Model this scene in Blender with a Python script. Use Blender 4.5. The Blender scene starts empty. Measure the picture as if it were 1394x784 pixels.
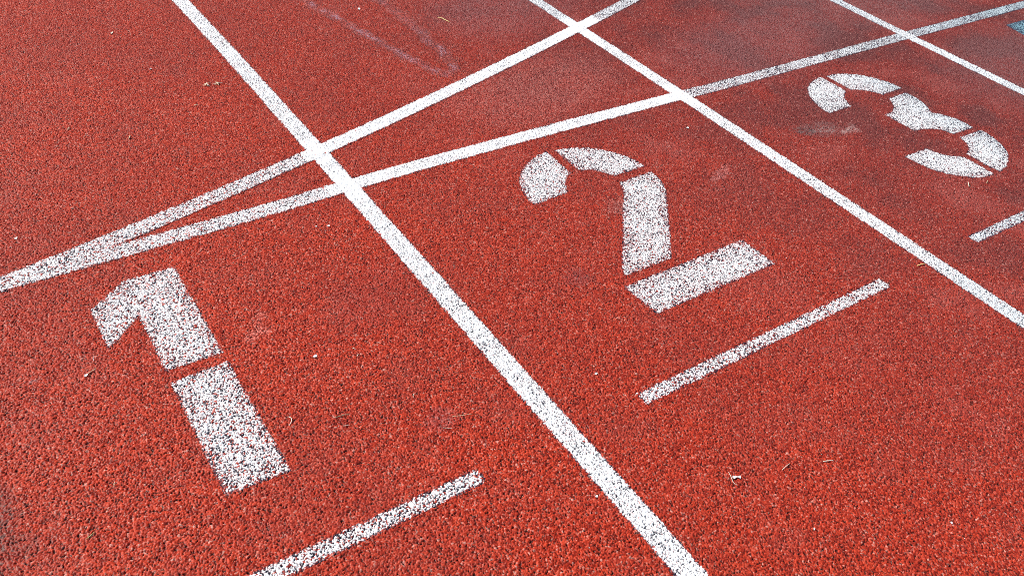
import bpy, math, random
import numpy as np
from mathutils import Matrix, Vector

# ------------------------------------------------------------------ camera, sky, sun, exposure
scene = bpy.context.scene
COL = scene.collection
FPX, PITCH, ROLL, YAW, CAMX, CAMH = 1222.737, 0.692082, 0.120024, 0.670440, -0.870405, 1.36927


def cam_axes():
    f = np.array([math.sin(YAW) * math.cos(PITCH), math.cos(YAW) * math.cos(PITCH), -math.sin(PITCH)])
    rt = np.array([math.cos(YAW), -math.sin(YAW), 0.0])
    up = np.cross(rt, f)
    return (rt * math.cos(ROLL) + up * math.sin(ROLL), -rt * math.sin(ROLL) + up * math.cos(ROLL), f)


RT, UP, FW = cam_axes()
cd = bpy.data.cameras.new('camera')
cam = bpy.data.objects.new('camera', cd)
COL.objects.link(cam)
m = Matrix.Identity(4)
for i in range(3):
    m[i][0], m[i][1], m[i][2] = RT[i], UP[i], -FW[i]
m[0][3], m[1][3], m[2][3] = CAMX, 0.0, CAMH + 0.0015
cam.matrix_world = m
cd.sensor_width = 36.0
cd.lens = 36.0 * FPX / 1394.0
cd.clip_start = 0.05
cd.clip_end = 2000.0
scene.camera = cam

SUN_EL = math.radians(40)
sd_shadow = Vector((0.60, -0.80, 0.0)).normalized()        # direction in which shadows fall
to_sun = Vector((-sd_shadow.x * math.cos(SUN_EL), -sd_shadow.y * math.cos(SUN_EL), math.sin(SUN_EL)))
w = bpy.data.worlds.new('World')
scene.world = w
w.use_nodes = True
nt = w.node_tree
sky = nt.nodes.new('ShaderNodeTexSky')
sky.sky_type = 'NISHITA'
sky.sun_disc = False
sky.sun_elevation = SUN_EL
sky.sun_rotation = math.atan2(to_sun.x, to_sun.y)
nt.links.new(sky.outputs[0], nt.nodes['Background'].inputs[0])
nt.nodes['Background'].inputs[1].default_value = 0.085
sl = bpy.data.lights.new('sun', 'SUN')
sl.energy = 5.0
sl.angle = math.radians(0.5)
sl.color = (1.0, 0.96, 0.89)
so = bpy.data.objects.new('sun', sl)
COL.objects.link(so)
so.rotation_euler = to_sun.to_track_quat('Z', 'Y').to_euler()
so.location = to_sun * 20
scene.view_settings.view_transform = 'Standard'
scene.view_settings.look = 'None'
scene.view_settings.exposure = 0.38
scene.view_settings.gamma = 1.0
scene.view_settings.use_curve_mapping = False
scene.cycles.filter_width = 0.9
scene.cycles.use_denoising = False
scene.cycles.max_bounces = 5
scene.cycles.diffuse_bounces = 3

# ------------------------------------------------------------------ helpers
rng = np.random.default_rng(7)
PYR = random.Random(11)


def hash01(a, b, s):
    v = np.sin(a * 127.1 + b * 311.7 + s * 74.7) * 43758.5453
    return v - np.floor(v)


def vnoise(x, y, scale, seed):
    """smooth value noise in 0..1 on world coordinates"""
    x = x / scale
    y = y / scale
    i, j = np.floor(x), np.floor(y)
    u, v = x - i, y - j
    u = u * u * (3 - 2 * u)
    v = v * v * (3 - 2 * v)
    a, b = hash01(i, j, seed), hash01(i + 1, j, seed)
    c, d = hash01(i, j + 1, seed), hash01(i + 1, j + 1, seed)
    return (a * (1 - u) + b * u) * (1 - v) + (c * (1 - u) + d * u) * v


def sstep(a, b, x):
    t = np.clip((x - a) / (b - a), 0, 1)
    return t * t * (3 - 2 * t)


def project(x, y):
    vx, vy, vz = x - CAMX, y, -CAMH
    z = vx * FW[0] + vy * FW[1] + vz * FW[2]
    z = np.where(np.abs(z) < 1e-3, 1e-3, z)
    u = 697 + FPX * (vx * RT[0] + vy * RT[1] + vz * RT[2]) / z
    v = 392 - FPX * (vx * UP[0] + vy * UP[1] + vz * UP[2]) / z
    return np.where(z > 0, u, -9999), v


def tag(o, label=None, cat=None, group=None, kind=None):
    if label: o['label'] = label
    if cat: o['category'] = cat
    if group: o['group'] = group
    if kind: o['kind'] = kind
    return o


def quad_mesh(name, co, quads, attrs):
    """mesh from numpy arrays (verts Nx3, quads Mx4) with float point attributes"""
    me = bpy.data.meshes.new(name)
    n, q = len(co), len(quads)
    me.vertices.add(n)
    me.vertices.foreach_set('co', np.ascontiguousarray(co, np.float32).ravel())
    me.loops.add(q * 4)
    me.loops.foreach_set('vertex_index', np.ascontiguousarray(quads, np.int32).ravel())
    me.polygons.add(q)
    me.polygons.foreach_set('loop_start', np.arange(0, q * 4, 4, dtype=np.int32))
    for k, v in attrs.items():
        a = me.attributes.new(k, 'FLOAT', 'POINT')
        a.data.foreach_set('value', np.ascontiguousarray(v, np.float32))
    me.update(calc_edges=True)
    return me


# ------------------------------------------------------------------ granule relief: a periodic tile of packed rubber granules
CELL = 0.00125                 # grid step
TN = 480                       # grid cells along a tile side
TILE = CELL * TN               # 0.6 m
GN = 190                       # granule cells along a tile side (4 mm granules)
GS = TILE / GN
X0, Y0, NX, NY = -1.8, -0.6, 12, 9


def granule_tile(seed, border):
    """height (m), quantile 0..1 and granule id 0..1 of one tile; the outer granules are common to all tiles"""
    def field(s):
        r = np.random.default_rng(seed * 100 + s)
        b = np.random.default_rng(900 + s)
        a, bb = r.random((GN, GN)), b.random((GN, GN))
        k = 3
        inner = np.zeros((GN, GN), bool)
        inner[k:-k, k:-k] = True
        return np.where(inner, a, bb)
    jx, jy, ra, rb, ang, zz, gid, tx, ty = [field(s) for s in range(9)]
    t = (np.arange(TN) * CELL) / GS
    PX, PY = np.meshgrid(t, t, indexing='ij')
    ci, cj = np.floor(PX).astype(int), np.floor(PY).astype(int)
    H = np.full((TN, TN), -9.0)
    G = np.zeros((TN, TN))
    for di in (-2, -1, 0, 1, 2):
        for dj in (-2, -1, 0, 1, 2):
            gi, gj = (ci + di) % GN, (cj + dj) % GN
            dx = PX - (ci + di + 0.05 + 0.9 * jx[gi, gj])
            dy = PY - (cj + dj + 0.05 + 0.9 * jy[gi, gj])
            an = ang[gi, gj] * math.pi
            ca, sa = np.cos(an), np.sin(an)
            u, v = dx * ca + dy * sa, -dx * sa + dy * ca
            a = 0.50 + 0.55 * ra[gi, gj]
            b = 0.36 + 0.40 * rb[gi, gj]
            # superellipse: blocky, slightly angular granules with a tilted top
            d = (np.abs(u / a) ** 2.6 + np.abs(v / b) ** 2.6)
            top = zz[gi, gj] * 1.0 + (tx[gi, gj] - .5) * dx * 1.3 + (ty[gi, gj] - .5) * dy * 1.3
            h = top + 0.75 * (1 - d)
            up = h > H
            H = np.where(up, h, H)
            G = np.where(up, gid[gi, gj], G)
    H = np.clip(H, -0.9, 1.75)
    return H, G


TILES = []
for s in range(3):
    H, G = granule_tile(s + 1, 3)
    TILES.append((H, G))
allh = np.sort(np.concatenate([t[0].ravel() for t in TILES])[::7])
RELIEF = 0.00165               # metres per unit of height
TQ = [np.interp(t[0], allh, np.linspace(0, 1, len(allh))) for t in TILES]
TZ = [(t[0]) * RELIEF for t in TILES]
TG = [t[1] for t in TILES]
VAR = rng.integers(0, 3, (NX, NY))


def relief_at(I, J):
    """height, quantile and granule id at global grid indices"""
    ti, tj = np.clip(I // TN, 0, NX - 1), np.clip(J // TN, 0, NY - 1)
    v = VAR[ti, tj]
    i, j = I % TN, J % TN
    z, q, g = np.zeros(I.shape), np.zeros(I.shape), np.zeros(I.shape)
    for k in range(3):
        mk = v == k
        z[mk], q[mk], g[mk] = TZ[k][i[mk], j[mk]], TQ[k][i[mk], j[mk]], TG[k][i[mk], j[mk]]
    return z, q, g


# ------------------------------------------------------------------ materials
def nodes_of(mat):
    mat.use_nodes = True
    t = mat.node_tree
    t.nodes.clear()
    return t


class NB:
    """short helpers to wire nodes"""
    def __init__(s, t): s.t = t
    def n(s, typ, **kw):
        x = s.t.nodes.new(typ)
        for k, v in kw.items(): setattr(x, k, v)
        return x
    def l(s, a, b): s.t.links.new(a, b)
    def put(s, sock, v):
        if hasattr(v, 'is_output'): s.l(v, sock)
        else: sock.default_value = v
    def math(s, op, a, b=0.0, clamp=False):
        x = s.n('ShaderNodeMath', operation=op, use_clamp=clamp)
        s.put(x.inputs[0], a); s.put(x.inputs[1], b)
        return x.outputs[0]
    def ramp(s, v, a, b, c=0.0, d=1.0):
        x = s.n('ShaderNodeMapRange', interpolation_type='SMOOTHSTEP')
        s.put(x.inputs[0], v)
        for i, q in enumerate((a, b, c, d)): x.inputs[i + 1].default_value = q
        return x.outputs[0]
    def mix(s, f, a, b, mode='MIX'):
        x = s.n('ShaderNodeMix', data_type='RGBA', blend_type=mode)
        s.put(x.inputs[0], f); s.put(x.inputs[6], a); s.put(x.inputs[7], b)
        return x.outputs[2]
    def noise(s, vec, scale, detail=2.0, rough=0.5):
        x = s.n('ShaderNodeTexNoise')
        s.l(vec, x.inputs['Vector'])
        x.inputs['Scale'].default_value = scale
        x.inputs['Detail'].default_value = detail
        x.inputs['Roughness'].default_value = rough
        return x.outputs[0]
    def attr(s, name):
        return s.n('ShaderNodeAttribute', attribute_name=name).outputs['Fac']
    def blob(s, sep, x, y, rx, ry, ang=0.0):
        """1 at the middle of an elliptical stain on the ground, 0 outside"""
        dx = s.math('SUBTRACT', sep.outputs[0], x)
        dy = s.math('SUBTRACT', sep.outputs[1], y)
        ca, sa = math.cos(ang), math.sin(ang)
        u = s.math('ADD', s.math('MULTIPLY', dx, ca / rx), s.math('MULTIPLY', dy, sa / rx))
        v = s.math('ADD', s.math('MULTIPLY', dx, -sa / ry), s.math('MULTIPLY', dy, ca / ry))
        d = s.math('ADD', s.math('MULTIPLY', u, u), s.math('MULTIPLY', v, v))
        return s.ramp(d, 0.0, 1.0, 1.0, 0.0)


# stains and scuffs that lie on the track: x, y, radii, direction, colour, strength
STAINS = [
    (1.44, 1.505, .055, .035, -0.4, (.08, .065, .065, 1), .60),
    (1.50, 1.485, .120, .060, -0.4, (.17, .11, .105, 1), .50),
    (1.505, 1.48, .050, .020, -0.4, (.42, .33, .31, 1), .26),
    (1.585, 1.445, .055, .026, 0.2, (.46, .33, .31, 1), .42),
    (-.425, 1.430, .052, .022, 0.9, (.62, .17, .13, 1), .60),
    (-.395, 1.470, .030, .018, 0.3, (.58, .18, .14, 1), .45),
    (-.858, 1.500, .018, .010, 0.2, (.32, .16, .15, 1), .60),
    (-.995, 1.200, .060, .170, 0.1, (.10, .065, .06, 1), .60),
    (.62, 1.45, .06, .05, 0.3, (.34, .17, .15, 1), .35),
    (.33, 1.25, .05, .04, 0.3, (.20, .08, .08, 1), .35),
    (-.20, 1.02, .05, .035, 0.5, (.26, .09, .09, 1), .35),
    (-.15, 1.42, .22, .10, 0.5, (.30, .05, .04, 1), .30),
    (0.80, 2.10, .45, .26, 0.2, (.42, .16, .14, 1), .30),
    (1.75, 2.05, .55, .30, 0.1, (.24, .11, .11, 1), .42),
    (2.60, 2.30, .90, .50, 0.0, (.21, .12, .12, 1), .42),
    (1.10, 2.75, .50, .35, 0.4, (.25, .12, .12, 1), .38),
    (1.00, 1.44, .07, .018, 0.3, (.52, .20, .18, 1), .45),
    (2.75, 1.45, .70, .40, 0.0, (.20, .10, .10, 1), .50),
]


def track_colour(b, q, g):
    """colour of the red rubber granules: q height quantile, g granule id"""
    geo = b.n('ShaderNodeNewGeometry')
    pos = geo.outputs['Position']
    sep = b.n('ShaderNodeSeparateXYZ')
    b.l(pos, sep.inputs[0])
    r = b.n('ShaderNodeValToRGB')
    b.put(r.inputs[0], g)
    e = r.color_ramp.elements
    stops = [(0.0, (.12, .007, .004, 1)), (0.25, (.30, .020, .007, 1)), (0.5, (.44, .033, .011, 1)), (0.75, (.55, .053, .020, 1)),
             (0.88, (.55, .085, .050, 1)), (0.955, (.64, .32, .26, 1)), (0.98, (.10, .040, .030, 1)), (1.0, (.05, .03, .03, 1))]
    e[0].position, e[0].color = stops[0]
    e[1].position, e[1].color = stops[-1]
    for p, c in stops[1:-1]:
        k = e.new(p); k.color = c
    col = r.outputs[0]
    # broad wear and dust
    big = b.noise(pos, 1.3, 3.0, 0.55)
    mid = b.noise(pos, 7.0, 3.0, 0.6)
    fine = b.noise(pos, 55.0, 2.0, 0.6)
    col = b.mix(b.ramp(big, .38, .68, 0, .30), col, (.27, .030, .020, 1))
    col = b.mix(b.ramp(mid, .50, .75, 0, .22), col, (.38, .090, .07, 1))
    col = b.mix(b.ramp(fine, .35, .70, 0, .35), col, (.22, .015, .009, 1))
    grain = b.noise(pos, 210.0, 2.0, .7)
    col = b.mix(b.ramp(grain, .52, .78, 0, .60), col, (.12, .012, .008, 1))
    lite = b.noise(pos, 170.0, 2.0, .7)
    col = b.mix(b.ramp(lite, .58, .76, 0, .65), col, (.62, .15, .09, 1))
    pat = b.noise(pos, 3.4, 3.0, .62)
    # lanes further out are duller
    out = b.math('ADD', b.math('MULTIPLY', sep.outputs[0], .90), b.math('MULTIPLY', sep.outputs[1], .20))
    col = b.mix(b.ramp(out, -.2, 2.7, 0, .80), col, (.155, .030, .027, 1))
    col = b.mix(b.math('MULTIPLY', b.ramp(pat, .44, .62), b.ramp(out, .6, 2.4, .10, .62)), col, (.085, .036, .036, 1))
    col = b.mix(b.math('MULTIPLY', b.ramp(pat, .46, .34), b.ramp(out, .3, 1.4, .0, .35)), col, (.34, .085, .072, 1))
    col = b.mix(b.math('MULTIPLY', b.ramp(lite, .58, .72), b.ramp(out, .0, 1.6, .12, .70)), col, (.62, .30, .26, 1))
    col = b.mix(b.math('MULTIPLY', b.ramp(grain, .52, .70), b.ramp(out, .2, 2.0, .0, .60)), col, (.070, .014, .016, 1))
    grs = b.math('ADD', b.math('MULTIPLY', lite, .6), b.math('MULTIPLY', g, .45))
    wv = b.n('ShaderNodeTexNoise')
    b.l(pos, wv.inputs['Vector'])
    wv.inputs['Scale'].default_value = 22.0
    wv.inputs['Detail'].default_value = 3.0
    w1 = b.n('ShaderNodeVectorMath', operation='MULTIPLY_ADD')
    b.l(wv.outputs['Color'], w1.inputs[0])
    w1.inputs[1].default_value = (.075, .075, 0)
    w1.inputs[2].default_value = (-.0375, -.0375, 0)
    w2 = b.n('ShaderNodeVectorMath', operation='ADD')
    b.l(w1.outputs[0], w2.inputs[0]); b.l(pos, w2.inputs[1])
    sepw = b.n('ShaderNodeSeparateXYZ')
    b.l(w2.outputs[0], sepw.inputs[0])
    gr = b.math('ADD', b.math('MULTIPLY', fine, .8), b.math('MULTIPLY', g, .6))
    for (x, y, rx, ry, an, c, st) in STAINS:
        f = b.math('MULTIPLY', b.blob(sepw, x, y, rx, ry, an), b.ramp(grs, .35, .75, st * .15, min(1, st * 1.6)))
        col = b.mix(f, col, c)
    # shade in the gaps between granules, painted in as near-black
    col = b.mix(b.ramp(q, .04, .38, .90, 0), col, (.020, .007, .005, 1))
    return col, pos, sep


def track_material(far=False):
    mat = bpy.data.materials.new('track_rubber_far' if far else 'track_rubber')
    t = nodes_of(mat)
    b = NB(t)
    out = b.n('ShaderNodeOutputMaterial')
    p = b.n('ShaderNodeBsdfPrincipled')
    b.l(p.outputs[0], out.inputs[0])
    if far:
        geo = b.n('ShaderNodeNewGeometry')
        vo = b.n('ShaderNodeTexVoronoi')
        b.l(geo.outputs['Position'], vo.inputs['Vector'])
        vo.inputs['Scale'].default_value = 1 / GS
        sp = b.n('ShaderNodeSeparateColor')
        b.l(vo.outputs['Color'], sp.inputs[0])
        g = sp.outputs[0]
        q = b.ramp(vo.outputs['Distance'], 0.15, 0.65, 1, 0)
        bp = b.n('ShaderNodeBump')
        b.l(q, bp.inputs['Height'])
        bp.inputs['Distance'].default_value = 0.0015
        b.l(bp.outputs[0], p.inputs['Normal'])
    else:
        q, g = b.attr('quantile'), b.attr('granule')
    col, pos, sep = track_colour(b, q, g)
    b.l(col, p.inputs['Base Color'])
    b.put(p.inputs['Roughness'], b.ramp(g, 0, 1, .42, .62))
    p.inputs['Specular IOR Level'].default_value = 0.14
    return mat


def paint_material(name, white, rough=.5, pits=.96):
    """paint on granules: 'cover' says where the paint is, 'tint' how much blue is mixed in"""
    mat = bpy.data.materials.new(name)
    t = nodes_of(mat)
    b = NB(t)
    out = b.n('ShaderNodeOutputMaterial')
    p = b.n('ShaderNodeBsdfPrincipled')
    b.l(p.outputs[0], out.inputs[0])
    q, g = b.attr('quantile'), b.attr('granule')
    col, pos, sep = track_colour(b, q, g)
    col = b.mix(b.ramp(q, .12, .72, pits, 0), col, (.003, .010, .026, 1))  # shade in unpainted low spots, put into the colour as blue-black
    mott = b.noise(pos, 160.0, 2.0, .6)
    wc = b.mix(b.ramp(mott, .3, .7, 0, .10), white, tuple(c * .74 for c in white[:3]) + (1,))
    grime = b.noise(pos, 24.0, 3.0, .6)
    wc = b.mix(b.ramp(grime, .50, .72, 0, .10), wc, (.62, .42, .38, 1))
    wc = b.mix(b.attr('tint'), wc, (.05, .27, .36, 1))
    col = b.mix(b.attr('tint'), col, b.mix(0.92, col, (.006, .045, .080, 1)))
    b.l(b.mix(b.attr('cover'), col, wc), p.inputs['Base Color'])
    p.inputs['Roughness'].default_value = rough
    p.inputs['Specular IOR Level'].default_value = 0.4
    return mat


def plain(name, col, rough=.6, var=.25, scale=300, trans=0.0):
    mat = bpy.data.materials.new(name)
    t = nodes_of(mat)
    b = NB(t)
    out = b.n('ShaderNodeOutputMaterial')
    p = b.n('ShaderNodeBsdfPrincipled')
    b.l(p.outputs[0], out.inputs[0])
    geo = b.n('ShaderNodeNewGeometry')
    nz = b.noise(geo.outputs['Position'], scale, 3.0, .6)
    b.l(b.mix(b.ramp(nz, .3, .7), tuple(c * (1 - var) for c in col) + (1,), tuple(min(1, c * (1 + var)) for c in col) + (1,)),
        p.inputs['Base Color'])
    p.inputs['Roughness'].default_value = rough
    return mat


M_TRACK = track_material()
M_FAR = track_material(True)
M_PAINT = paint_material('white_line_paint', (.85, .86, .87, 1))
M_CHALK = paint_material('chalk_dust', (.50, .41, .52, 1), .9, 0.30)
M_STRAW = plain('dry_straw', (.66, .54, .34), .55)
M_PALE = plain('pale_straw', (.66, .60, .48), .6)
M_GREEN = plain('green_blade', (.30, .33, .12), .5)
M_OLIVE = plain('olive_stem', (.16, .17, .10), .6)
M_YELLOW = plain('yellow_leaf', (.78, .62, .24), .5)
M_WHITE = plain('white_flake', (.84, .82, .78), .5, .1)
M_PINK = plain('pink_flake', (.80, .68, .70), .5, .12)
M_GRIT = plain('grit', (.62, .56, .52), .6, .5, 900)

# ------------------------------------------------------------------ the track
base = bpy.data.meshes.new('running_track')
R = 300.0
bx0, bx1, by0, by1 = X0, X0 + NX * TILE, Y0, Y0 + NY * TILE
vs = [(-R, -R, 0.0012), (R, -R, .0012), (R, R, .0012), (-R, R, .0012), (bx0, by0, 0.0012), (bx1, by0, .0012), (bx1, by1, .0012), (bx0, by1, .0012),
      (bx0, by0, -.004), (bx1, by0, -.004), (bx1, by1, -.004), (bx0, by1, -.004)]
base.from_pydata(vs, [], [(0, 1, 5, 4), (1, 2, 6, 5), (2, 3, 7, 6), (3, 0, 4, 7), (4, 5, 9, 8), (5, 6, 10, 9), (6, 7, 11, 10), (7, 4, 8, 11), (8, 9, 10, 11)])
base.materials.append(M_FAR)
track = bpy.data.objects.new('running_track', base)
COL.objects.link(track)
tag(track, 'red granular rubber running track', kind='structure')

idx = np.arange(TN + 1)
GI, GJ = np.meshgrid(idx, idx, indexing='ij')
vid = (GI * (TN + 1) + GJ)
TQUADS = np.stack([vid[:-1, :-1], vid[1:, :-1], vid[1:, 1:], vid[:-1, 1:]], -1).reshape(-1, 4)
tile_meshes = []
for k in range(3):
    a, c = GI % TN, GJ % TN
    co = np.stack([GI * CELL, GJ * CELL, TZ[k][a, c]], -1).reshape(-1, 3)
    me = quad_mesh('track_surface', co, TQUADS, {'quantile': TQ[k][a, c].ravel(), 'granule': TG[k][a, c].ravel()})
    me.materials.append(M_TRACK)
    tile_meshes.append(me)
for i in range(NX):
    for j in range(NY):
        o = bpy.data.objects.new('track_surface', tile_meshes[VAR[i, j]])
        COL.objects.link(o)
        o.parent = track
        o.location = (X0 + i * TILE, Y0 + j * TILE, 0)

# ------------------------------------------------------------------ painted markings
def d_poly(px, py, poly):
    """signed distance to a closed polygon (negative inside)"""
    poly = np.asarray(poly, float)
    d = np.full(px.shape, 1e9)
    ins = np.zeros(px.shape, bool)
    n = len(poly)
    for k in range(n):
        ax, ay = poly[k]
        cx, cy = poly[(k + 1) % n]
        ex, ey = cx - ax, cy - ay
        t = np.clip(((px - ax) * ex + (py - ay) * ey) / (ex * ex + ey * ey + 1e-12), 0, 1)
        d = np.minimum(d, (px - ax - t * ex) ** 2 + (py - ay - t * ey) ** 2)
        cond = ((ay > py) != (cy > py)) & (px < (cx - ax) * (py - ay) / ((cy - ay) if cy != ay else 1e-12) + ax)
        ins ^= cond
    d = np.sqrt(d)
    return np.where(ins, -d, d)


def d_line(px, py, pts, width):
    d = np.full(px.shape, 1e9)
    for (ax, ay), (cx, cy) in zip(pts[:-1], pts[1:]):
        ex, ey = cx - ax, cy - ay
        t = np.clip(((px - ax) * ex + (py - ay) * ey) / (ex * ex + ey * ey), 0, 1)
        d = np.minimum(d, (px - ax - t * ex) ** 2 + (py - ay - t * ey) ** 2)
    return np.sqrt(d) - width / 2


def rect(x0, y0, x1, y1):
    return [(x0, y0), (x1, y0), (x1, y1), (x0, y1)]


def smooth(poly, sharp, it=2):
    """round a traced outline except at the vertices listed as sharp"""
    pts = [(p[0], p[1], k in sharp) for k, p in enumerate(poly)]
    for _ in range(it):
        out = []
        n = len(pts)
        for k in range(n):
            a, p, c = pts[k - 1], pts[k], pts[(k + 1) % n]
            if p[2]:
                out.append(p)
            else:
                out.append((p[0] * .75 + a[0] * .25, p[1] * .75 + a[1] * .25, False))
                out.append((p[0] * .75 + c[0] * .25, p[1] * .75 + c[1] * .25, False))
        pts = out
    return [(p[0], p[1]) for p in pts]


LINE_A = [(0, .05), (-.001, .49), (.001, 1.3), (.0015, 2.0), (0, 2.7), (-.003, 2.9), (-.007, 3.18), (-.012, 3.6)]
LINE_B = [(1.22, -.1), (1.219, .6), (1.222, 1.2), (1.2235, 1.72), (1.2205, 2.3), (1.215, 2.7), (1.212, 3.3)]
LINE_C = [(2.443, .6), (2.441, 1.34), (2.4385, 1.57), (2.4385, 1.94), (2.441, 2.23), (2.441, 2.7)]
LINE_D = [(-1.19, 1.834), (-.85, 1.838), (-.70, 1.839), (-.45, 1.842), (-.2, 1.846), (.0, 1.856), (.25, 1.8625), (.6, 1.8635), (1.07, 1.861), (1.4, 1.855),
          (1.9, 1.855), (2.44, 1.855), (2.73, 1.852), (3.28, 1.850), (4.2, 1.848)]
LINE_E = [(-1.0, 1.812)] + [(x, 2.0454 + .27904 * x + .03443 * x * x - .00427 * x ** 3) for x in np.linspace(-.85, 2.1, 26)]

ONE_A = [(-.507, 1.726), (-.618, 1.727), (-.705, 1.660), (-.706, 1.528), (-.622, 1.601), (-.625, 1.410), (-.510, 1.407)]
ONE_B = [(-.626, 1.369), (-.510, 1.374), (-.513, 1.050), (-.632, 1.055)]
TWO_A = smooth([(.594, 1.763), (.593, 1.718), (.589, 1.640), (.555, 1.623), (.523, 1.566), (.411, 1.556), (.402, 1.571), (.417, 1.629), (.439, 1.676), (.484, 1.721), (.545, 1.754)], {0, 2, 4, 5})
TWO_B = smooth([(.624, 1.758), (.682, 1.747), (.722, 1.727), (.758, 1.695), (.788, 1.658), (.807, 1.616), (.814, 1.574), (.700, 1.573), (.690, 1.585), (.676, 1.607), (.651, 1.630), (.624, 1.641)], {0, 6, 7, 11})
TWO_C = smooth([(.693, 1.536), (.811, 1.539), (.806, 1.493), (.786, 1.449), (.732, 1.383), (.659, 1.290), (.585, 1.203), (.437, 1.203), (.441, 1.223), (.535, 1.331), (.608, 1.423), (.665, 1.482)], {0, 1, 6, 7})
TWO_D = [(.404, 1.168), (.812, 1.171), (.816, 1.058), (.410, 1.057)]
THREE_A = smooth([(1.796, 1.747), (1.797, 1.693), (1.796, 1.635), (1.761, 1.616), (1.741, 1.591), (1.721, 1.552), (1.612, 1.551), (1.611, 1.585), (1.624, 1.632), (1.645, 1.671), (1.684, 1.710), (1.745, 1.741)], {0, 2, 5, 6})
THREE_B = smooth([(1.823, 1.744), (1.867, 1.743), (1.917, 1.723), (1.963, 1.688), (1.994, 1.641), (2.010, 1.601), (2.013, 1.563), (1.905, 1.559), (1.884, 1.596), (1.857, 1.620), (1.825, 1.634)], {0, 6, 7, 10})
THREE_C = smooth([(1.901, 1.527), (2.001, 1.531), (2.002, 1.497), (1.995, 1.449), (1.958, 1.393), (1.978, 1.378), (2.002, 1.337), (2.011, 1.299), (2.006, 1.264), (1.902, 1.268), (1.890, 1.299), (1.854, 1.330), (1.792, 1.342), (1.788, 1.400), (1.790, 1.457), (1.830, 1.457), (1.878, 1.485)], {0, 1, 4, 8, 9, 12, 14})
THREE_D = smooth([(1.906, 1.241), (2.015, 1.239), (2.018, 1.221), (2.010, 1.181), (1.990, 1.137), (1.958, 1.101), (1.913, 1.073), (1.870, 1.055), (1.830, 1.050), (1.827, 1.100), (1.828, 1.163), (1.864, 1.179), (1.884, 1.199), (1.898, 1.222)], {0, 1, 8, 10})
THREE_E = smooth([(1.617, 1.247), (1.728, 1.247), (1.737, 1.214), (1.750, 1.189), (1.783, 1.171), (1.799, 1.155), (1.801, 1.112), (1.798, 1.051), (1.775, 1.050), (1.740, 1.057), (1.708, 1.072), (1.679, 1.099), (1.648, 1.130), (1.631, 1.164), (1.623, 1.205)], {0, 1, 5, 7})
FOUR_A = [(2.968, 1.742), (3.105, 1.742), (3.02, 1.375), (2.885, 1.375)]
FOUR_B = [(3.145, 1.742), (3.175, 1.742), (3.175, 1.40), (3.062, 1.40)]
FOUR_C = [(2.835, 1.34), (3.265, 1.34), (3.265, 1.235), (2.835, 1.235)]
FOUR_D = [(3.062, 1.20), (3.175, 1.20), (3.175, 1.050), (3.062, 1.050)]
BAR_1 = [(-1.02, .846), (-.216, .8455), (-.207, .853), (-.2065, .864), (-.212, .876), (-1.02, .879)]
BAR_2 = [(.197, .846), (1.017, .8475), (1.0215, .853), (1.020, .879), (.197, .8765)]
BAR_3 = [(1.417, .853), (2.24, .850), (2.24, .880), (1.417, .881)]


# wear of each marking: (share of pits, share of granules that lost their paint) at a place
def wear_fresh(x, y):
    n = vnoise(x, y, .05, 3) * .6 + vnoise(x, y, .018, 4) * .4
    return .075 + .20 * n * n, .004 + 0 * x


def wear_A(x, y):
    p, m_ = wear_fresh(x, y)
    p = p + .05 * (y > 2.1) + .035 * (y < 1.75)
    junction = sstep(.10, .06, np.hypot(x, (y - 1.856))) + sstep(.09, .05, np.hypot(x, y - 2.046))
    return p * (1 - .85 * np.clip(junction, 0, 1)), m_


def wear_B(x, y):
    p, m_ = wear_fresh(x, y)
    junction = sstep(.10, .06, np.hypot(x - 1.22, (y - 1.861))) + sstep(.12, .08, np.hypot(x - 1.22, y - 2.42))
    return (p + .03 + .12 * (y > 2.46) + .06 * (y < 1.3)) * (1 - .9 * np.clip(junction, 0, 1)), m_


def wear_C(x, y):
    p, m_ = wear_fresh(x, y)
    return p + .07 + .13 * (y > 1.9), m_


def wear_D(x, y):
    p, m_ = wear_fresh(x, y)
    n = vnoise(x, y, .06, 9)
    worn = (x < -.035 - .05 * vnoise(x, y, .02, 19))
    far = (x > 1.20 + .06 * vnoise(x, y, .02, 18))
    p = np.where(worn, .20 + .15 * n, np.where(far, .38 + .18 * n, p))
    m_ = np.where(worn, .05 + .16 * sstep(-.15, -.5, x), np.where(far, .07, m_))
    j = sstep(.10, .06, np.hypot(x - 1.2, y - 1.861)) * (x < 1.23)
    return p * (1 - .9 * j), m_ * (1 - j)


def wear_E(x, y):
    p, m_ = wear_fresh(x, y)
    n = vnoise(x, y, .06, 12)
    worn = (x < -.045)
    far = x > 1.335 + .02 * (vnoise(x, y, .012, 2) - .5)
    p = np.where(worn, .22 + .15 * n, np.where(far, .34 + .12 * n, p * .8))
    m_ = np.where(worn, .08 + .14 * sstep(-.1, -.4, x), np.where(far, .03, m_))
    j = sstep(.14, .10, np.hypot(x - 1.22, y - 2.42))
    return p * (1 - .93 * j), m_ * (1 - j)


def wear_one(x, y):
    n = vnoise(x, y, .05, 21) * .6 + vnoise(x, y, .02, 22) * .4
    return .20 + .26 * n, .14 + .12 * vnoise(x, y, .04, 25)


def wear_two(x, y):
    n = vnoise(x, y, .05, 31) * .6 + vnoise(x, y, .02, 32) * .4
    return .21 + .32 * n, .08 + .08 * vnoise(x, y, .05, 35)


def wear_three(x, y):
    n = vnoise(x, y, .05, 41) * .6 + vnoise(x, y, .02, 42) * .4
    return .23 + .32 * n, .03 + .03 * vnoise(x, y, .05, 45)


def wear_four(x, y):
    return .62 + 0 * x, .12 + 0 * x


def wear_bar(x, y):
    n = vnoise(x, y, .04, 51)
    return .20 + .18 * n, .12 + .12 * vnoise(x, y, .05, 55)


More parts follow.
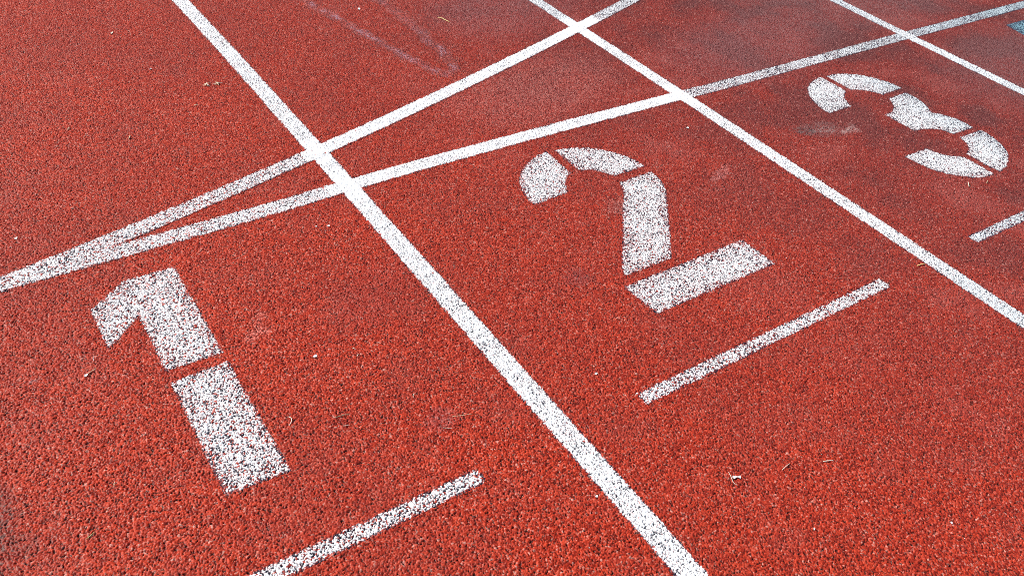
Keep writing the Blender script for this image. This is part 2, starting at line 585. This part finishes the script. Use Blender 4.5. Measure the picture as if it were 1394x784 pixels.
def wear_bar3(x, y):
    n = vnoise(x, y, .04, 61)
    return .30 + .20 * n, .08 + 0 * x


def tint_none(x, y): return 0 * x
def tint_B(x, y): return .12 * sstep(2.45, 2.5, y) + .18 * sstep(1.0, .7, y) * 1.0
def tint_C(x, y): return .14 + .10 * sstep(1.9, 2.3, y)
def tint_D(x, y): return sstep(1.20, 1.27, x) * .12 + .34 * sstep(1.8, 3.2, x)
def tint_E(x, y): return .12 * sstep(1.33, 1.36, x)
def tint_three(x, y): return .06 + .20 * sstep(1.85, 2.05, x)
def tint_four(x, y): return .80 + 0 * x
def tint_bar3(x, y): return .22 + 0 * x


# every painted piece: distance function, wear, tint (all of them are looked up where two cross)
PIECES = {}


def piece(key, fn, wear, tint=tint_none):
    PIECES[key] = (fn, wear, tint)
    return key


piece('A', lambda x, y: d_line(x, y, LINE_A, .050), wear_A)
piece('B', lambda x, y: d_line(x, y, LINE_B, .050), wear_B, tint_B)
piece('C', lambda x, y: d_line(x, y, LINE_C, .050), wear_C, tint_C)
piece('D', lambda x, y: d_line(x, y, LINE_D, .049), wear_D, tint_D)
piece('E', lambda x, y: d_line(x, y, LINE_E, .049), wear_E, tint_E)


def outline(x, y, d, amp=.0016):
    """a sprayed edge wanders a little"""
    return d + amp * 2 * (vnoise(x, y, .011, 77) - .5) + amp * 1.5 * (vnoise(x, y, .004, 78) - .5)


def c_low(z):
    """how far a vertex lies under the granule tops"""
    return np.clip(1.05 * RELIEF - z, 0, None) * np.where(z < .12 * RELIEF, .45, 1.0)


def marking(name, keys, bbox, lift, mat=M_PAINT, parent=None, margin=.0035, cross=()):
    """a mesh that follows the granules, with 'cover' telling where the paint sits"""
    i0, i1 = int((bbox[0] - X0) / CELL), int((bbox[2] - X0) / CELL) + 1
    j0, j1 = int((bbox[1] - Y0) / CELL), int((bbox[3] - Y0) / CELL) + 1
    fn, wear, tint = PIECES[keys]
    # work in strips so that long lines stay cheap
    Vi, Vj, D = [], [], []
    step = 400
    for a in range(i0, i1, step):
        for c in range(j0, j1, step):
            # coarse test first
            cx, cy = X0 + (a + step / 2) * CELL, Y0 + (c + step / 2) * CELL
            if fn(np.array([cx]), np.array([cy]))[0] > step * CELL * .75: continue
            I, J = np.meshgrid(np.arange(a, min(a + step, i1)), np.arange(c, min(c + step, j1)), indexing='ij')
            I, J = I.ravel(), J.ravel()
            x, y = X0 + (I + .5) * CELL, Y0 + (J + .5) * CELL
            u, v = project(x, y)
            mk = (u > -110) & (u < 1500) & (v > -60) & (v < 880)
            I, J, x, y = I[mk], J[mk], x[mk], y[mk]
            if not len(I): continue
            d = fn(x, y)
            k = d < margin
            Vi.append(I[k]); Vj.append(J[k])
    I, J = np.concatenate(Vi), np.concatenate(Vj)
    W = 100000
    corners = np.stack([I * W + J, (I + 1) * W + J, (I + 1) * W + J + 1, I * W + J + 1], -1)
    uniq, inv = np.unique(corners.ravel(), return_inverse=True)
    vi, vj = uniq // W, uniq % W
    z, q, g = relief_at(vi, vj)
    x, y = X0 + vi * CELL, Y0 + vj * CELL
    cover, tn, fill = np.zeros(len(x)), np.zeros(len(x)), np.zeros(len(x))
    for k in (keys,) + tuple(cross):
        f2, w2, t2 = PIECES[k]
        d = f2(x, y)
        near = d < .006
        if not near.any(): continue
        xn, yn, dn = x[near], y[near], outline(x[near], y[near], d[near])
        pit, miss = w2(xn, yn)
        if k[0] not in 'ABCDEcb':
            # a stencil gets less paint along its edges than in the middle
            side = sstep(-.034, -.004, dn + .02 * (vnoise(xn, yn, .03, 95) - .5))
            pit, miss = pit * (.82 + .34 * side), miss * (.75 + .45 * side)
        jit = (hash01(g[near] * 91.7, 1.3, 5.1) - .5) * .0036 * (1 + 4 * np.clip(miss, 0, .2))
        edge = sstep(.0008, -.0004, dn + jit)
        c1 = sstep(-.02, .05, q[near] - pit)
        c2 = (hash01(g[near] * 57.3, 2.7, 8.8) > miss).astype(float)
        # flecks smaller than a granule
        c3 = sstep(.0, .04, hash01(vi[near] * 1.0, vj[near] * 1.0, 3.3) - pit * .30)
        c = edge * c1 * c2 * c3
        if keys.startswith('chalk'):
            soft = sstep(.006, -.026, d[near] - .012 * (vnoise(xn, yn, .012, 91) - .5))
            c = soft * (.04 + .50 * (hash01(g[near] * 57.3, 2.7, 8.8) > .70)) * c1 * sstep(.12, .70, vnoise(xn, yn, .035, 93))
        tn[near] = np.where(c >= cover[near], t2(xn, yn), tn[near])
        cover[near] = np.maximum(cover[near], c)
        # thick fresh paint fills the gaps between the granules
        fill[near] = np.maximum(fill[near], np.clip(1.15 - pit / .22, 0, .85) * c2 * sstep(.0, -.002, dn))
    z = z + fill * c_low(z)
    co = np.stack([x, y, z + lift + .00035 * cover], -1)
    ctr = np.array([x.mean(), y.mean(), 0.0])
    quads = inv.reshape(-1, 4)
    me = quad_mesh(name, co - ctr, quads, {'quantile': q, 'granule': g, 'cover': cover, 'tint': tn})
    me.materials.append(mat)
    o = bpy.data.objects.new(name, me)
    COL.objects.link(o)
    if parent is not None:
        o.parent = parent
        o.location = ctr - np.array(parent.location)
    else:
        o.location = ctr
    return o


GL = 'white lane lines'
tag(marking('lane_line', 'A', (-.06, .0, .06, 3.7), .00020, cross=('D', 'E')),
    'longest white lane line, running between the numerals 1 and 2', 'lane line', GL)
tag(marking('lane_line', 'B', (1.15, -.1, 1.28, 3.4), .00020, cross=('D', 'E')),
    'white lane line running between the numerals 2 and 3', 'lane line', GL)
tag(marking('lane_line', 'C', (2.40, .6, 2.48, 2.8), .00020, cross=('D',)),
    'white lane line at the upper right, beyond the numeral 3', 'lane line', GL)
tag(marking('start_line', 'D', (-1.2, 1.78, 4.2, 1.92), .00045, cross=('A', 'B', 'C', 'E')),
    'straight white start line running across all lanes just above the numerals', 'start line', 'white start lines')
tag(marking('start_line', 'E', (-1.03, 1.76, 2.1, 2.80), .00070, cross=('A', 'B', 'D')),
    'curved white start line that splits off from the straight one at far left', 'start line', 'white start lines')


def numeral(name, label, strokes, wear, tint, loc):
    t = bpy.data.objects.new(name, None)
    COL.objects.link(t)
    t.empty_display_size = .1
    t.location = loc
    tag(t, label, 'numeral', 'stencilled lane numerals')
    for k, poly in enumerate(strokes):
        key = piece(name + str(k), lambda x, y, p=poly: d_poly(x, y, p), wear, tint)
        xs, ys = [p[0] for p in poly], [p[1] for p in poly]
        u, v = project(np.array(xs), np.array(ys))
        if u.min() > 1480: continue
        marking('stroke', key, (min(xs) - .01, min(ys) - .01, max(xs) + .01, max(ys) + .01), .00025, parent=t)
    return t


numeral('lane_numeral', 'stencilled white numeral 1 with flecked paint in the innermost lane', [ONE_A, ONE_B], wear_one, tint_none, (-.57, 1.05, 0))
numeral('lane_numeral', 'stencilled white numeral 2 between the two long lane lines', [TWO_A, TWO_B, TWO_C, TWO_D], wear_two, tint_none, (.61, 1.05, 0))
numeral('lane_numeral', 'stencilled white numeral 3 at the upper right in five separate strokes', [THREE_A, THREE_B, THREE_C, THREE_D, THREE_E], wear_three, tint_three, (1.81, 1.05, 0))
numeral('lane_numeral', 'bluish corner of a stencilled numeral 4 cut off by the right edge near the top', [FOUR_A, FOUR_B, FOUR_C, FOUR_D], wear_four, tint_four, (3.05, 1.05, 0))

for key, poly, wr, ti, lab in (
        ('bar1', BAR_1, wear_bar, tint_none, 'short thin white bar with a rounded end painted below the numeral 1'),
        ('bar2', BAR_2, wear_bar, tint_none, 'short thin white bar painted below the numeral 2'),
        ('bar3', BAR_3, wear_bar3, tint_bar3, 'short thin bluish white bar painted below the numeral 3, cut by the right edge')):
    piece(key, lambda x, y, p=poly: d_poly(x, y, p), wr, ti)
    xs, ys = [p[0] for p in poly], [p[1] for p in poly]
    tag(marking('marking_bar', key, (min(xs) - .01, min(ys) - .01, max(xs) + .01, max(ys) + .01), .00025), lab, 'marking bar', 'short bars below the numerals')


# faded chalk strokes
def wear_chalk(x, y):
    n = vnoise(x, y, .05, 71) * .5 + vnoise(x, y, .015, 72) * .5
    return .10 + .40 * n, 0 * x


CH1 = [(.385, 3.15), (.399, 3.02), (.419, 2.91), (.440, 2.82), (.453, 2.742), (.483, 2.633), (.507, 2.518), (.533, 2.412), (.551, 2.346), (.578, 2.306)]
CH2 = [(.640, 3.05), (.6447, 2.927), (.656, 2.851), (.655, 2.747), (.659, 2.658), (.650, 2.545), (.652, 2.469), (.639, 2.390), (.612, 2.325), (.578, 2.306)]
for key, line, lab in (('chalk1', CH1, 'left stroke of the faded chalk V above the curved start line'),
                       ('chalk2', CH2, 'right stroke of the faded chalk V above the curved start line')):
    piece(key, lambda x, y, p=line: d_line(x, y, p, .064) + .020 * vnoise(x, y, .03, 81), wear_chalk)
    xs, ys = [p[0] for p in line], [p[1] for p in line]
    tag(marking('chalk_mark', key, (min(xs) - .03, min(ys) - .03, max(xs) + .03, max(ys) + .03), .0002 if key == 'chalk1' else .0004, mat=M_CHALK), lab, 'chalk mark', 'faded chalk strokes')


# ------------------------------------------------------------------ litter on the track
def ground_z(x, y):
    return 0.0021


def link_mesh(name, verts, faces, mat, loc, parent=None, smoothed=True):
    me = bpy.data.meshes.new(name)
    me.from_pydata(verts, [], faces)
    me.materials.append(mat)
    if smoothed:
        me.polygons.foreach_set('use_smooth', [True] * len(me.polygons))
    me.update()
    o = bpy.data.objects.new(name, me)
    COL.objects.link(o)
    o.location = loc
    if parent is not None: o.parent = parent
    return o


def catmull(pts, n=6):
    P = [Vector(p) for p in pts]
    if len(P) == 2:
        P = [P[0], (P[0] + P[1]) / 2 + Vector(((P[1] - P[0]).y, -(P[1] - P[0]).x, 0)) * .04, P[1]]
    out = []
    for k in range(len(P) - 1):
        a = P[k - 1] if k else P[0] * 2 - P[1]
        b, c = P[k], P[k + 1]
        d = P[k + 2] if k + 2 < len(P) else P[-1] * 2 - P[-2]
        for s in range(n):
            t = s / n
            out.append(.5 * ((2 * b) + (-a + c) * t + (2 * a - 5 * b + 4 * c - d) * t * t + (-a + 3 * b - 3 * c + d) * t ** 3))
    out.append(P[-1])
    return out


def stalk(pts2, r, mat, name='straw', flat=.7, tip=.35, arch=.0012, parent=None, origin=None):
    c = origin or (sum(p[0] for p in pts2) / len(pts2), sum(p[1] for p in pts2) / len(pts2))
    r *= .85
    P = catmull([(p[0] - c[0], p[1] - c[1], 0) for p in pts2])
    n = len(P)
    vs, fs = [], []
    S = 7
    for k, p in enumerate(P):
        t = k / (n - 1)
        d = (P[min(k + 1, n - 1)] - P[max(k - 1, 0)]).normalized()
        sidev = Vector((-d.y, d.x, 0))
        rr = r * (tip + (1 - tip) * math.sin(math.pi * (.12 + .8 * t)) ** .6) * (1 + .12 * math.sin(k * 2.3))
        z = r + arch * math.sin(math.pi * t) + .0003 * math.sin(k * 1.7)
        for s in range(S):
            a = 2 * math.pi * s / S
            vs.append(p + sidev * (math.cos(a) * rr) + Vector((0, 0, z + math.sin(a) * rr * flat)))
    for k in range(n - 1):
        for s in range(S):
            fs.append((k * S + s, k * S + (s + 1) % S, (k + 1) * S + (s + 1) % S, (k + 1) * S + s))
    fs.append(tuple(range(S))[::-1])
    fs.append(tuple((n - 1) * S + s for s in range(S)))
    if parent is not None:
        return link_mesh(name, vs, fs, mat, (c[0] - parent.location.x, c[1] - parent.location.y, 0), parent)
    return link_mesh(name, vs, fs, mat, (c[0], c[1], ground_z(*c)))


def chip(x, y, size, mat, name='paper_chip', asp=.6, ang=0., curl=.35, thick=.0004, seed=0, parent=None):
    """thin curled irregular flake, closed"""
    r = random.Random(seed + 5)
    N = 11
    ring = []
    for k in range(N):
        a = 2 * math.pi * k / N
        rr = size * (.72 + .45 * r.random())
        px, py = math.cos(a) * rr, math.sin(a) * rr * asp
        ring.append((px * math.cos(ang) - py * math.sin(ang), px * math.sin(ang) + py * math.cos(ang), a, rr))
    vs = []
    for lay in (0, 1):
        vs.append((0, 0, .0004 + lay * thick))
        for f in (.55, 1.0):
            for (px, py, a, rr) in ring:
                z = .0004 + lay * thick + curl * size * (f * f) * (.5 + .5 * math.sin(a * 2 + seed)) + .0002 * r.random()
                vs.append((px * f, py * f, z))
    fs = []
    M = 1 + 2 * N
    for lay in (0, 1):
        o = lay * M
        for k in range(N):
            k2 = (k + 1) % N
            t1 = (o, o + 1 + k, o + 1 + k2)
            q1 = (o + 1 + k, o + 1 + N + k, o + 1 + N + k2, o + 1 + k2)
            fs += [t1, q1] if lay else [t1[::-1], q1[::-1]]
    for k in range(N):
        k2 = (k + 1) % N
        fs.append((1 + N + k, 1 + N + k2, M + 1 + N + k2, M + 1 + N + k))
    if parent is not None:
        return link_mesh(name, vs, fs, mat, (x - parent.location.x, y - parent.location.y, 0), parent, False)
    return link_mesh(name, vs, fs, mat, (x, y, ground_z(x, y)), None, False)


GSTR = 'bits of straw lying on the track'
for pts, r, mat, lab in (
        ([(.4119, .5445), (.4216, .5403), (.4327, .5362)], .0013, M_PALE, 'pale stiff piece of straw lying level at the lower right'),
        ([(.3203, .5726), (.3319, .5744), (.3471, .5764)], .0008, M_PALE, 'thin knotted pale straw left of the stiff one at lower right'),
        ([(-.3843, 1.1255), (-.3696, 1.1228), (-.3561, 1.1209)], .0012, M_OLIVE, 'dark olive stem right of the curled white straw and below the numeral 1'),
        ([(-.4613, 1.1709), (-.4592, 1.1653), (-.4616, 1.1579), (-.4695, 1.1503)], .0011, M_PALE, 'curled white straw just right of the foot of the numeral 1'),
        ([(-.7392, 1.5166), (-.7423, 1.5025)], .0007, M_WHITE, 'upright white sliver below the flag of the numeral 1'),
        ([(-.2655, 1.2879), (-.2612, 1.2791)], .0008, M_PALE, 'upper of two tiny straws right of the pinkish flake'),
        ([(-.2631, 1.2647), (-.2694, 1.2592)], .0009, M_PALE, 'lower of two tiny straws right of the pinkish flake'),
        ([(1.1603, .8667), (1.1759, .8642), (1.1881, .8614)], .0016, M_YELLOW, 'yellow straw touching the lane line between the numerals 2 and 3'),
        ([(1.6738, 1.0561), (1.6532, 1.0396)], .0015, M_PALE, 'pale straw just below the bottom stroke of the numeral 3'),
        ([(1.7429, 1.0337), (1.7238, 1.0251)], .0012, M_STRAW, 'tan straw below the right end of the numeral 3'),
        ([(.773, 2.6961), (.784, 2.6883), (.7883, 2.6693), (.7952, 2.6495)], .0018, M_YELLOW, 'bent yellow straw at the top, right of the chalk V'),
        ([(-.2156, 2.4306), (-.2029, 2.4296)], .0016, M_STRAW, 'small tan straw below the clump of dry grass at upper left'),
        ([(-.7913, 1.1783), (-.7955, 1.1676)], .0008, M_STRAW, 'short tan twig left of the foot of the numeral 1'),
        ([(-.5655, 2.4368), (-.557, 2.4482)], .0016, M_STRAW, 'pale straw alone on the upper left red surface'),
        ([(-.4335, 2.3231), (-.425, 2.3386)], .0016, M_STRAW, 'tan straw between the left edge and the clump of dry grass'),
        ([(-.1786, 1.0147), (-.1594, 1.0062), (-.1398, 1.0009)], .0006, M_STRAW, 'long thin straw left of the lane line, above the bar of lane 1'),
        ([(-.2108, .9981), (-.1952, .9872)], .0007, M_PALE, 'short pale straw just above the rounded end of the bar of lane 1'),
        ([(-.2169, 1.1065), (-.2231, 1.097)], .0008, M_PALE, 'tiny upright straw halfway between numeral 1 and the lane line'),
        ([(-.3797, 1.0987), (-.3681, 1.0933)], .0007, M_PALE, 'tiny pale straw beneath the dark olive stem')):
    tag(stalk(pts, r, mat), lab, 'straw', GSTR)

tag(stalk([(-.8648, 1.0815), (-.8576, 1.084), (-.8497, 1.0888)], .0010, M_GREEN, 'loose_grass'), 'yellow green blade of grass in the lower left corner', 'grass blade')

st = bpy.data.objects.new('grass_sprig', None); COL.objects.link(st); st.location = (-.755, 1.474, ground_z(0, 0))
tag(st, 'pale grass stem with a white seed head left of the numeral 1', 'grass stem')
stalk([(-.7430, 1.4790), (-.7552, 1.4736), (-.7636, 1.4711)], .0009, M_STRAW, 'stem', parent=st)
chip(-.7660, 1.4688, .0048, M_WHITE, 'seed_head', .7, .4, .3, .0010, 3, parent=st)

bl = bpy.data.objects.new('fallen_blossom', None); COL.objects.link(bl); bl.location = (.2215, .606, ground_z(0, 0))
tag(bl, 'white fallen blossom with a thin curved stalk at lower right of centre', 'blossom')
chip(.2205, .6085, .0056, M_WHITE, 'petal', .6, -.3, .5, .0006, 8, parent=bl)
chip(.2285, .6035, .0046, M_WHITE, 'petal', .6, -.6, .7, .0006, 12, parent=bl)
stalk([(.221, .6242), (.2157, .6117), (.2104, .6003), (.213, .5907)], .0007, M_PALE, 'stem', parent=bl)

cl = bpy.data.objects.new('grass_clump', None); COL.objects.link(cl); cl.location = (-.125, 2.533, ground_z(0, 0))
tag(cl, 'small tangled clump of dry tan grass left of the lane line at upper left', 'dry grass clump')
for k in range(9):
    rr = PYR.random
    cx, cy = (-.138, 2.538) if k < 4 else (-.108, 2.531)
    a = rr() * 3.1
    l = .007 + .008 * rr()
    p0 = (cx - l * math.cos(a) + .004 * (rr() - .5), cy - l * math.sin(a))
    p1 = (cx + l * math.cos(a), cy + l * math.sin(a) + .004 * (rr() - .5))
    stalk([p0, (cx + .003 * (rr() - .5), cy + .004 * (rr() - .5)), p1], .0013, M_PALE if k % 3 == 0 else M_STRAW, 'strand', parent=cl, arch=.003)

GCH = 'small white chips on the track'
for x, y, s, mat, asp, ang, lab in (
        (-.346, 1.3022, .0048, M_PINK, .85, .5, 'pinkish white square flake right of the gap in the numeral 1'),
        (.5422, 2.8713, .0090, M_WHITE, .5, .9, 'bright white chip at the top between the two chalk strokes'),
        (.1565, .9675, .0046, M_WHITE, .55, .2, 'white crescent chip between the lane line and the bar below the numeral 2'),
        (-.0452, .7097, .0034, M_WHITE, .7, .2, 'small white chip left of the lane line near the bottom'),
        (-.2927, 2.9964, .0085, M_PALE, .45, .8, 'topmost white chip in the upper left corner'),
        (-.2576, 2.7019, .0055, M_WHITE, .5, .8, 'white chip below the topmost one at upper left'),
        (-.1224, 1.7133, .0042, M_WHITE, .8, .1, 'white chip just under the straight start line, left of the lane line'),
        (-.1512, 1.7244, .0028, M_WHITE, .8, .1, 'smaller white speck beside the chip under the start line'),
        (1.088, 1.6837, .0052, M_WHITE, .8, .3, 'white chip right of the top of the numeral 2'),
        (-.7876, 1.9932, .0040, M_WHITE, .8, .3, 'white chip at the left edge above the merged start lines'),
        (.2682, .4433, .0028, M_WHITE, .6, .7, 'white chip at the bottom edge, right of centre'),
        (.517, .3133, .0034, M_PINK, .6, .4, 'white chip in the lower right corner')):
    tag(chip(x, y, s, mat, 'white_chip', asp, ang, seed=int(abs(x * 1000))), lab, 'chip', GCH)

# loose grit: tiny pale and dark crumbs spread everywhere
gv, gf = [], []
for k in range(1500):
    x, y = PYR.uniform(-1.2, 4.3), PYR.uniform(0.0, 3.8)
    u, v = project(np.array([x]), np.array([y]))
    if not (-100 < u[0] < 1500 and -60 < v[0] < 860): continue
    r = .0005 + .0009 * PYR.random() ** 2
    o = len(gv)
    a0 = PYR.random() * 3
    for (dx, dy, dz) in ((1, 0, 0), (0, 1, 0), (-1, 0, 0), (0, -1, 0), (0, 0, 1), (0, 0, -1)):
        j = .7 + .6 * PYR.random()
        X, Y = dx * j * r, dy * j * r
        gv.append((x + X * math.cos(a0) - Y * math.sin(a0), y + X * math.sin(a0) + Y * math.cos(a0), .0017 + r * .4 + dz * j * r * .8))
    for q4 in range(4):
        gf.append((o + q4, o + (q4 + 1) % 4, o + 4))
        gf.append((o + (q4 + 1) % 4, o + q4, o + 5))
tag(link_mesh('loose_grit', gv, gf, M_GRIT, (0, 0, 0), None, False), 'tiny pale crumbs of grit scattered over the red track', 'grit', kind='stuff')
